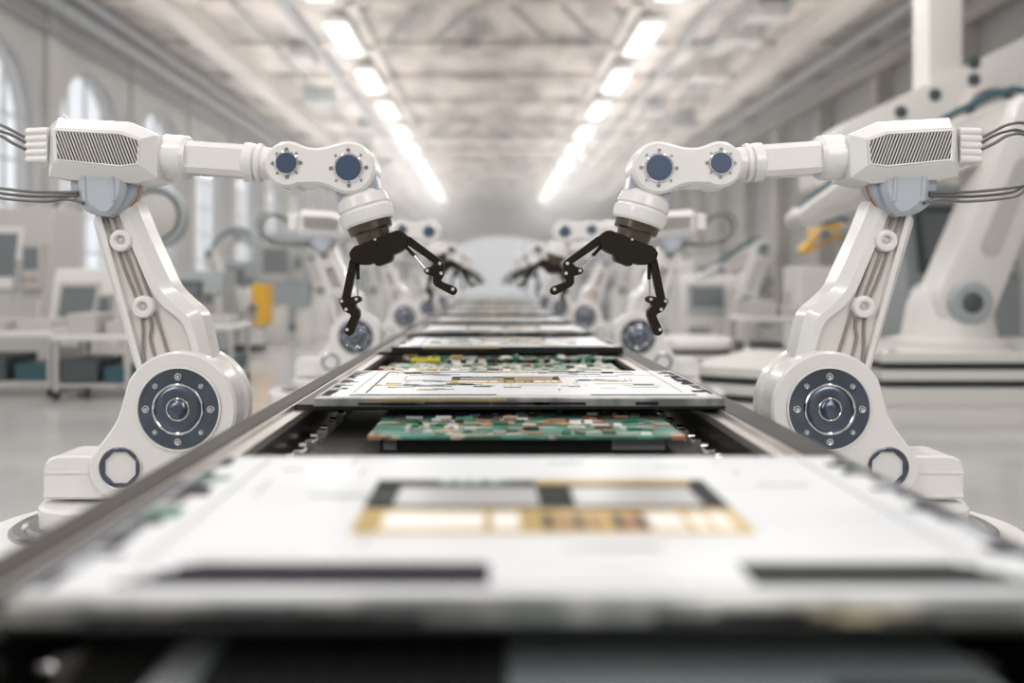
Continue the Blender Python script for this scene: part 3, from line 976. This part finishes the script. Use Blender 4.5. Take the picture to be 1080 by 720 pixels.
# truss diagonals, pipes
for k in (1, 4, 8):
    y = 4.3 + k * 3.4
    b = MB()
    for s in (-1, 1):
        for j in range(3):
            xa = s * (.4 + j * 1.1); xb = s * (1.5 + j * 1.1)
            b.cyl((xa, y + .3, ZC - .12), (xb, y + 3.3, ZC - .12), .05, 8)
    trim(b, M['pipe'])
for (x, z, r) in ((-8.55, 6.55, .22), (-8.2, 6.75, .12), (-8.75, 6.1, .07), (8.55, 6.75, .16), (9.2, 6.6, .1), (6.2, 6.85, .07), (5.4, 6.9, .06), (4.7, 6.9, .09), (-5.4, 6.9, .05)):
    b = MB(); b.cyl((x, YB + 1, z), (x, YE, z), r, 16); trim(b, M['pipe'])
for k in range(16):
    y = W0Y + (k + 2) * WP
    b = MB(); b.box(XL, XL + .12, y - .25, y + .25, 0, ZC); trim(b, M['wallp'])
    b = MB(); b.box(XR - .45, XR, y + 1.5, y + 1.95, 0, ZC); trim(b, M['beam'])
# scattered ceiling fittings on the right
rr = random.Random(5)
for k in range(3, 22):
    right = k % 3 != 0
    x = rr.uniform(4.9, 8.3) if right else rr.uniform(-6.2, -4.9)
    y = 5.6 + k * 3.4 * .5 + .3
    b = MB(); b.box(x, x + rr.uniform(.4, .9), y, y + rr.uniform(.5, 1.1), ZC - rr.uniform(.3, .55), ZC)
    b.cyl((x + .1, y - .2, ZC - .3), (x + .1, y + 1.4, ZC - .3), .05, 8)
    o = b.obj('duct_box', rr.choice([M['pipe'], M['machine_b'], M['machine_c'], M['beam']]), bevel=.01)
    tag(o, 'grey duct box fixed under the weathered ceiling, %s side' % ('right' if right else 'left'), 'duct box', 'duct boxes under the ceiling, %s side' % ('right' if right else 'left'))

# ceiling lights
L0 = None
EN, EU = 105, 70
rows = []
k = 0
for row, x in (('left', -3.45), ('right', 3.55)):
    for j in range(13):
        rows.append((row, x, 7.5 + j * 4.2, j))
for i, (row, x, y, j) in enumerate(rows):
    if L0 is None:
        L0 = empty('ceiling_light', (0, 0, 0))
        b = MB(); b.box(-.29, .29, -1.35, 1.35, -.02, .10); b.box(-.02, .02, -1.1, -1.06, .1, .3); b.box(-.02, .02, 1.06, 1.1, .1, .3)
        b.obj('lamp_housing', M['lampbox'], L0, .01)
        b = MB(); b.box(-.25, .25, -1.3, 1.3, -.05, -.021)
        b.obj('diffuser', M['lamp'], L0, .008)
        o = L0
    else: o = copy_tree(L0)
    o.location = (x, y, ZC - .30)
    n = ['first', 'second', 'third', 'fourth', 'fifth', 'sixth', 'seventh', 'eighth', 'ninth', 'tenth', 'eleventh', 'twelfth', 'thirteenth'][j]
    tag(o, 'long glowing ceiling light in the %s row, %s from the camera' % (row, n), 'ceiling light', 'ceiling lights in two rows')
    if j < 13:
        ld = bpy.data.lights.new('strip_light', 'AREA'); ld.shape = 'RECTANGLE'; ld.size = .5; ld.size_y = 2.6
        ld.energy = EN * (1 if j < 6 else 1.6); ld.color = (1, .968, .935)
        lo = bpy.data.objects.new('strip_light', ld); lo.location = (x, y, ZC - .36); COL.objects.link(lo)
        lu = bpy.data.lights.new('added_uplight', 'AREA'); lu.shape = 'RECTANGLE'; lu.size = 5.5; lu.size_y = 4.0  # added upward fill without a fixture, brightens the ceiling
        lu.energy = EU * (1 if j < 4 else 1.35); lu.color = (1, .955, .91)
        lo = bpy.data.objects.new('added_uplight', lu); lo.location = (x * 1.25, y, ZC - 2.3); lo.rotation_euler.x = PI; COL.objects.link(lo)
# lights over the line nearer than the frame's upper edge
for x in (-3.45, 3.55):
    for y in (-1.0, 3.3):
        o = copy_tree(L0); o.location = (x, y, ZC - .30)
        tag(o, 'long glowing ceiling light overhead, %s of the %s row' % ('nearest' if y < 0 else 'just before the first in view', 'left' if x < 0 else 'right'), 'ceiling light', 'ceiling lights in two rows')
        ld = bpy.data.lights.new('strip_light', 'AREA'); ld.shape = 'RECTANGLE'; ld.size = .5; ld.size_y = 2.6
        ld.energy = EN; ld.color = (1, .968, .935)
        lo = bpy.data.objects.new('strip_light', ld); lo.location = (x, y, ZC - .36); COL.objects.link(lo)


# ------------------------------------------------------------------ haze
def haze():
    b = MB(); b.box(XL + .01, XR - .01, 11.3, YE - .5, .01, ZC - .01)
    m = bpy.data.materials.new('thin_haze'); m.use_nodes = True
    nt = m.node_tree; nt.nodes.clear()
    o = nt.nodes.new('ShaderNodeOutputMaterial'); v = nt.nodes.new('ShaderNodeVolumeScatter')
    v.inputs['Color'].default_value = (1, .985, .97, 1); v.inputs['Density'].default_value = .019; v.inputs['Anisotropy'].default_value = .2
    nt.links.new(v.outputs[0], o.inputs['Volume'])
    m.volume_intersection_method if hasattr(m, 'volume_intersection_method') else None
    return tag(b.obj('haze', m), 'thin pale haze filling the far part of the hall', 'haze', kind='stuff')
haze()


# ------------------------------------------------------------------ machines standing in the hall
def xd(px, D): return (px - VX) / F * D
def zd(py, D): return CZ + (VY - py) / F * D


def cabinet(x, y, w, d, h, label, c1='machine', c2='machine_c', slope=.18, group=None, rz=0.0, simple=False, window=True):
    """enclosed machine: plinth, sloped body, door with window, side console"""
    root = empty('machine_cabinet', (x, y, 0), label, 'machine', group, rz)
    b = MB(); b.box(-w / 2 + .04, w / 2 - .04, -d / 2 + .05, d / 2 - .03, 0, .12); b.obj('plinth', M['machine_d'], root)
    b = MB()
    pr = [(-d / 2, .10), (-d / 2, h * .48), (-d / 2 + slope * d, h * .93), (-d / 2 + (slope + .06) * d, h), (d / 2, h), (d / 2, .10)]
    b.loft([[Vector((-w / 2, a, c)) for a, c in pr], [Vector((w / 2, a, c)) for a, c in pr]])
    b.obj('cabinet_body', M[c1], root, .015)
    if window:
        f0 = Vector((0, -d / 2, h * .52)); f1 = Vector((0, -d / 2 + slope * d * .88, h * .88))
        nrm = Vector((0, -(f1 - f0).z, (f1 - f0).y)).normalized() * .02
        def quad(a0, a1, t0, t1, k0, k1):
            P = []
            for kk in (k0, k1):
                for (xx, tt) in ((a0, t0), (a1, t0), (a1, t1), (a0, t1)):
                    q = f0 + (f1 - f0) * tt + nrm * kk
                    P.append((xx, q.y, q.z))
            return P
        fs = [(0, 3, 2, 1), (4, 5, 6, 7), (0, 1, 5, 4), (1, 2, 6, 5), (2, 3, 7, 6), (3, 0, 4, 7)]
        b = MB(); b.add(quad(-w * .40, w * .22, -.05, 1.0, 0, 1.0), fs); dr = b.obj('door', M[c2], root, .006)
        b = MB(); b.add(quad(-w * .34, w * .16, .15, .88, .6, 1.25), fs); b.obj('window_pane', M['screen'], dr)
        b = MB(); b.cyl((w * .19, -d / 2 - .05, h * .50), (w * .19, -d / 2 - .05 + slope * d * .3, h * .68), .013, 10); b.obj('handle', M['steel'], dr)
    b = MB(); b.box(w * .27, w * .46, -d / 2 - .06, -d / 2 + .06, h * .50, h * .78); cp = b.obj('control_console', M['machine_b'], root, .01)
    b = MB(); b.box(w * .29, w * .44, -d / 2 - .066, -d / 2 - .058, h * .62, h * .75); b.obj('display', M['screen'], cp)
    if not simple:
        for k in range(4):
            b = MB(); b.lathe([(0, .016), (.012, .014)], (w * .30 + k * w * .04, -d / 2 - .06, h * .56), (0, -1, 0), 10)
            b.obj('button', M['amber' if k == 1 else 'machine_d'], cp)
    b = MB()
    for k in range(6): b.box(-w * .38, -w * .05, -d / 2 - .004, -d / 2 + .004, .2 + k * .035, .215 + k * .035)
    b.obj('vent', M['machine_d'], root)
    return root


def cart(x, y, w, d, h, label, gear=True, seed=0):
    rr = random.Random(seed)
    root = empty('work_cart', (x, y, 0), label, 'cart')
    b = MB(); b.box(-w / 2, w / 2, -d / 2, d / 2, h - .05, h); b.obj('cart_top', M['machine'], root, .01)
    b = MB(); b.box(-w / 2 + .03, w / 2 - .03, -d / 2 + .03, d / 2 - .03, .12, .15); b.obj('lower_shelf', M['machine_b'], root, .004)
    for sx in (-1, 1):
        for sy in (-1, 1):
            b = MB(); cx, cy = sx * (w / 2 - .04), sy * (d / 2 - .04)
            b.box(cx - .02, cx + .02, cy - .02, cy + .02, .08, h - .04)
            lg = b.obj('leg', M['machine_b'], root, .003)
            b = MB(); b.cyl((cx - .015, cy, .04), (cx + .015, cy, .04), .04, 16); b.obj('caster', M['rubber'], lg)
    b = MB(); b.box(-w / 2 + .06, w * .05, -d / 2 + .06, d / 2 - .06, .15, h * .62); b.obj('stored_case', M['machine_d'], root, .01)
    b = MB(); b.box(w * .12, w / 2 - .06, -d / 2 + .08, d / 2 - .06, .15, h * .5); b.obj('stored_case', M['teal'], root, .01)
    if gear:
        b = MB(); b.box(-w * .38, -w * .02, -d * .3, d * .3, h, h + rr.uniform(.10, .2)); b.box(w * .06, w * .38, -d * .2, d * .3, h, h + rr.uniform(.05, .12)); b.cyl((w * .2, 0, h), (w * .2, 0, h + .28), .035, 12)
        b.obj('instrument', M['machine_b'], root, .008)
    return root


def capsule(p0, r0, p1, r1, n=10):
    a = math.degrees(math.atan2(p1[1] - p0[1], p1[0] - p0[0]))
    return arc(p0[0], p0[1], r0, a + 90, a + 270, n) + arc(p1[0], p1[1], r1, a - 90, a + 90, n)


def hall_arm(D, joints, t, label, base=None, cols=None, names=None, wall=False):
    """large industrial arm, joints = [(px, py, radius px)] from the shoulder outwards"""
    x0 = xd(joints[0][0], D)
    root = empty('industrial_robot', (x0, D, 0), label, 'industrial robot')
    og = (x0, D, 0)
    cols = cols or ['machine'] * 9
    if base:
        zt, rb = base[0], base[1]
        b = MB(); b.lathe([(base[2], rb * 1.25), (base[2] + .08, rb * 1.25), (base[2] + .1, rb), (zt - .12, rb * .85), (zt, rb * .7)], (x0, D, 0), (0, 0, 1), 36)
        b.obj('pedestal', M[cols[0]], root, origin=og)
    for i in range(len(joints) - 1):
        p0, p1 = joints[i], joints[i + 1]
        off = (.5 if i % 2 else -.5) * t
        dy0 = D - t / 2 + off * .6
        poly = capsule(p0[:2], p0[2], p1[:2], p1[2])
        b = MB(); prism(b, poly, dy0, dy0 + t, p1[2] * .22, dref=D)
        lk = b.obj(['lower_arm', 'forearm', 'wrist', 'tool'][min(i, 3)], M[cols[i + 1]], root, origin=og)
        b = MB()
        a, c = Vector(p0[:2]), Vector(p1[:2])
        pnl = capsule(a.lerp(c, .3), p0[2] * .35, a.lerp(c, .72), p1[2] * .35)
        prism(b, pnl, dy0 - .012, dy0 + .02, 0, dref=D)
        b.obj('cover_plate', M['machine_b'], lk, origin=og)
    for i, j in enumerate(joints[:-1]):
        c = W(j[0], j[1], D)
        b = MB(); b.lathe([(-t * 1.0, j[2] * .62 * D / F), (-t * .95, j[2] * .72 * D / F), (t * .95, j[2] * .72 * D / F), (t, j[2] * .6 * D / F)], c, (0, 1, 0), 28)
        jo = b.obj('joint', M['machine_c'], root, origin=og)
        b = MB(); b.lathe([(-t * 1.06, j[2] * .2 * D / F), (-t * .98, j[2] * .42 * D / F)], c, (0, 1, 0), 20); b.obj('joint_cap', M['machine_d'], jo, origin=og)
    b = MB(); b.tube([W(j[0], j[1] - j[2] * 1.1, D) + Vector((0, -t * .2, 0)) for j in joints], .035, 8, 6)
    b.obj('hose', M['teal'], root, origin=og)
    return root


def platform(x0, x1, y0, y1, h, label, slots=2, rz=0.0):
    cx, cy = (x0 + x1) / 2, (y0 + y1) / 2
    root = empty('machine_platform', (cx, cy, 0), label, 'platform', rz=rz)
    w, d = (x1 - x0) / 2, (y1 - y0) / 2
    b = MB()
    n = slots + 1
    hh = h / n
    for k in range(n):
        b.box(-w, w, -d, d, k * hh + (hh * .45 if k else 0), (k + 1) * hh)
    b.obj('deck', M['machine'], root, .006)
    b = MB()
    for k in range(1, n): b.box(-w + .05, w - .05, -d + .12, d - .05, k * hh - .01, k * hh + hh * .46)
    b.obj('dark_gap', M['machine_d'], root)
    for sx in (-1, 1):
        for sy in (-1, 1):
            b = MB(); b.lathe([(0, .06), (.02, .05)], (sx * w * .9, sy * d * .8, h), (0, 0, 1), 14)
            b.obj('mounting_stud', M['steel'], root)
    return root


def drum(x, y, r, h, label, col='machine'):
    root = empty('white_drum', (x, y, 0), label, 'drum')
    b = MB(); b.lathe([(0, r * .96), (.02, r), (h * .3, r), (h * .31, r * 1.03), (h * .33, r * 1.03), (h * .34, r), (h * .66, r), (h * .67, r * 1.03), (h * .69, r * 1.03), (h * .7, r), (h - .02, r)], (0, 0, 0), (0, 0, 1), 36)
    b.obj('drum_body', M[col], root)
    b = MB(); b.lathe([(h - .02, r * 1.03), (h, r * 1.03), (h + .01, r * .9)], (0, 0, 0), (0, 0, 1), 36); b.obj('lid', M['machine_b'], root)
    return root


# left side, near
cabinet(xd(20, 10.6), 10.6, 1.15, .9, 2.0, 'tall warm-grey machine cabinet at the left edge behind the low carts', 'machine_b', 'machine')
cabinet(xd(104, 9.6), 9.6, .74, .8, 1.24, 'small white machine cabinet left of the left robotic arm', 'machine', 'machine_b')
cart(xd(18, 8.4), 8.4, 1.05, .7, .62, 'low white cart at the far left, cases on its shelf', seed=1)
cart(xd(113, 8.2), 8.2, .74, .7, .60, 'low white cart in front of the small cabinet, left', seed=2)
cart(xd(215, 9.2), 9.2, .85, .7, .64, 'low white cart right of the left robotic arm', seed=3)
# hose reel
D = 8.9
rl = empty('hose_reel', (xd(163, D), D, 0), 'dark teal hose reel on a grey stand behind the left robotic arm', 'hose reel')
og = (xd(163, D), D, 0)
b = MB()
for k, dd in enumerate((0, .05, .10, .15)): b.torus(W(163, 228, D) + Vector((0, dd, 0)), (0, 1, 0), .30 - (k % 2) * .02, .035, 40, 8)
b.obj('hose', M['machine_c'], rl, origin=og)
b = MB(); b.lathe([(-.03, .22), (-.02, .24), (.19, .24), (.2, .22)], W(163, 228, D), (0, 1, 0), 32); b.obj('reel_core', M['machine_b'], rl, origin=og)
b = MB(); b.box(og[0] - .04, og[0] + .04, D + .02, D + .12, .03, 1.75); b.box(og[0] - .3, og[0] + .3, D - .2, D + .35, 0, .04); b.obj('stand', M['machine_c'], rl, .005, origin=og)
cabinet(xd(206, 12.5), 12.5, .95, .8, 1.25, 'blue-grey machine cabinet with dark window, left of the amber panel machine', 'machine_c', 'machine_d')
o = cabinet(xd(258, 13.6), 13.6, .62, .5, .98, 'small white machine with an amber side panel, left side', 'machine', 'machine_b', 0.05, window=False)
b = MB(); b.box(.20, .40, -.30, .22, .42, 1.06); b.obj('amber_panel', M['amber'], o, .01)
b = MB(); b.box(-.30, -.02, -.29, -.24, .36, .52); b.obj('amber_tray', M['amber'], o, .01)
b = MB(); b.lathe([(0, .21), (.05, .23), (.06, .18), (.065, .05)], (-.06, -.25, .80), (0, -1, 0), 32); b.obj('round_guard', M['machine'], o)
drum(xd(293, 15), 15, .18, .66, 'white drum just right of the amber panel machine')
drum(xd(323, 14.6), 14.6, .17, .60, 'white drum right beside the second left robotic arm')
hall_arm(13.5, [(60, 300, 9), (52, 235, 7), (92, 205, 6), (118, 214, 4)], .22, 'warm white industrial robot far behind the small cabinet, left', (1.05, .24, 0))
hall_arm(16, [(236, 305, 8), (224, 268, 6), (252, 246, 5), (268, 258, 3)], .22, 'small white industrial robot by the tall windows, left', (.95, .26, 0), ['machine_b', 'machine', 'machine', 'machine_c', 'machine'])
# right side, near
platform(xd(930, 7.5), xd(930, 7.5) + 3.2, 7.5, 9.6, .47, 'white platform with two black slots behind the right robotic arm', 2)
hall_arm(8.2, [(1000, 318, 30), (1078, 128, 27), (905, 196, 20), (840, 232, 10)], .42, 'huge white industrial robot on the black-slotted platform, right', (1.02, .42, .47), ['machine', 'machine', 'machine', 'machine_b', 'machine'])
# gantry crossing the upper right corner
D = 9.9
g = empty('gantry_arm', (xd(1130, D), D, 0), 'big white slanting gantry girder in the upper right corner', 'gantry')
og = (xd(1130, D), D, 0)
b = MB(); prism(b, [(1165, 0), (1165, 78), (905, 205), (862, 196), (862, 150), (900, 126)], D, D + .6, 3, dref=D); gd = b.obj('girder', M['machine'], g, origin=og)
for (x, y) in ((1027, 66), (1027, 84), (950, 118), (986, 100)):
    b = MB(); b.lathe([(-.01, .05), (.0, .075), (.02, .075)], W(x, y, D) + Vector((0, -.01, 0)), (0, 1, 0), 20); b.obj('bolt_hole', M['machine_d'], gd, origin=og)
b = MB(); prism(b, [(985, 96), (1020, 82), (1020, -80), (985, -80)], D + .1, D + .5, 2, dref=D); b.obj('hanger_post', M['machine'], g, origin=og)
b = MB(); b.lathe([(-.08, .36), (0, .42), (.3, .42)], W(1040, 128, D) + Vector((0, -.1, 0)), (0, 1, 0), 36); jt = b.obj('pivot', M['machine_b'], g, origin=og)
b = MB(); b.torus(W(1040, 128, D) + Vector((0, -.18, 0)), (0, 1, 0), .3, .045, 40); b.obj('pivot_ring', M['machine_d'], jt, origin=og)
b = MB(); b.box(xd(1135, D), xd(1165, D), D, D + .6, 0, zd(70, D)); b.obj('upright', M['machine_b'], g, .01, origin=og)
cabinet(xd(1085, 9.9), 11.8, 1.5, 1.1, 2.4, 'tall blue-grey machine cabinet behind the huge industrial robot', 'machine_c', 'machine_d')
cabinet(xd(856, 10.8), 10.8, .52, .6, 1.28, 'narrow white cabinet left of the right robotic arm', 'machine', 'machine_b', .05, window=False)
platform(xd(760, 7.6), xd(845, 7.6), 6.6, 8.6, .42, 'long low white platform with dark slots, left of the right robotic arm', 2, R(-32))
platform(xd(690, 10.4), xd(775, 10.4), 9.6, 11.2, .40, 'small white slotted platform beside the second right robotic arm', 2)
hall_arm(12.5, [(782, 318, 11), (800, 262, 9), (756, 284, 6), (738, 292, 4)], .25, 'white industrial robot bending left beside the second right robotic arm', (1.0, .26, 0), ['machine_b', 'machine', 'machine', 'machine', 'machine'])
hall_arm(13, [(905, 305, 9), (893, 243, 8), (864, 247, 8.5), (846, 264, 4)], .25, 'industrial robot with an amber forearm, left of the right robotic arm', (1.05, .28, 0), ['machine_b', 'machine_c', 'amber', 'amber', 'machine'])
cart(xd(815, 9.3), 9.3, .8, .6, .72, 'white cart with instruments in front of the bending industrial robot', seed=5)
cabinet(xd(745, 13.8), 13.8, 1.0, .9, 1.2, 'low white machine cabinet beyond the small slotted platform', 'machine', 'machine_c')
# far machines
rr = random.Random(21)
kinds = 0
for side in (-1, 1):
    xs = 0
    for k in range(13):
        y = 17.5 + k * 2.6 + rr.uniform(-.3, .3)
        lane = k % 3
        x = side * (3.1 + lane * 1.75 + rr.uniform(-.15, .15)) + (.0 if side < 0 else .4)
        w, d, h = rr.uniform(.8, 1.3), rr.uniform(.7, 1.1), rr.uniform(1.1, 2.3)
        c1 = rr.choice(['machine', 'machine', 'machine_b', 'machine_c'])
        cabinet(x, y, w, d, h, 'hazy machine cabinet far down the hall, %s side' % ('left' if side < 0 else 'right'), c1, rr.choice(['machine_b', 'machine_c', 'machine_d']), .15, 'far machine cabinets, %s side' % ('left' if side < 0 else 'right'), simple=True)
for D_, px_, lab in ((19, 395, 'left'), (21, 655, 'right'), (17, 340, 'left'), (18, 712, 'right')):
    s_ = -1 if lab == 'left' else 1
    k = 1 if D_ in (17, 18) else 2
    hall_arm(D_, [(px_, 306, 7), (px_ + s_ * 9, 272, 6), (px_ - s_ * 10, 258, 4), (px_ - s_ * 20, 266, 3)], .25, 'pale industrial robot far down the hall, %s of the two on the %s' % ('nearer' if k == 1 else 'farther', lab), (.95, .28, 0))


# ------------------------------------------------------------------ light, world, camera
w = bpy.data.worlds.new('World'); scene.world = w
w.use_nodes = True
bg = w.node_tree.nodes['Background']
bg.inputs[0].default_value = (0.96, 0.975, 1.0, 1)
bg.inputs[1].default_value = 1.15
for k, (bx, bw) in enumerate(((-5.2, 2.4), (2.6, 2.8))):
    rear_fill = bpy.data.lights.new('added_rear_fill', 'AREA')  # unseen fill lamps added behind the camera to light the robot fronts
    rear_fill.shape = 'RECTANGLE'; rear_fill.size = bw; rear_fill.size_y = 4.2; rear_fill.energy = 150; rear_fill.color = (1, .985, .965)
    so = bpy.data.objects.new('added_rear_fill', rear_fill); so.location = (bx, -3.1, 3.7)
    so.rotation_euler = (R(78), 0, 0); COL.objects.link(so)

cam = bpy.data.cameras.new('camera')
cam.sensor_width = 36; cam.lens = 30
cam.shift_x = (540 - VX) / 1080; cam.shift_y = -(360 - VY) / 1080
cam.dof.use_dof = True; cam.dof.focus_distance = 2.62; cam.dof.aperture_fstop = 0.93
cam.dof.aperture_blades = 0
co = bpy.data.objects.new('camera', cam); co.location = (0, 0, CZ); co.rotation_euler = (R(90), 0, 0)
COL.objects.link(co); scene.camera = co
scene.view_settings.view_transform = 'Standard'
scene.view_settings.look = 'None'
scene.view_settings.gamma = 1
scene.view_settings.use_curve_mapping = False
scene.view_settings.exposure = 0.17
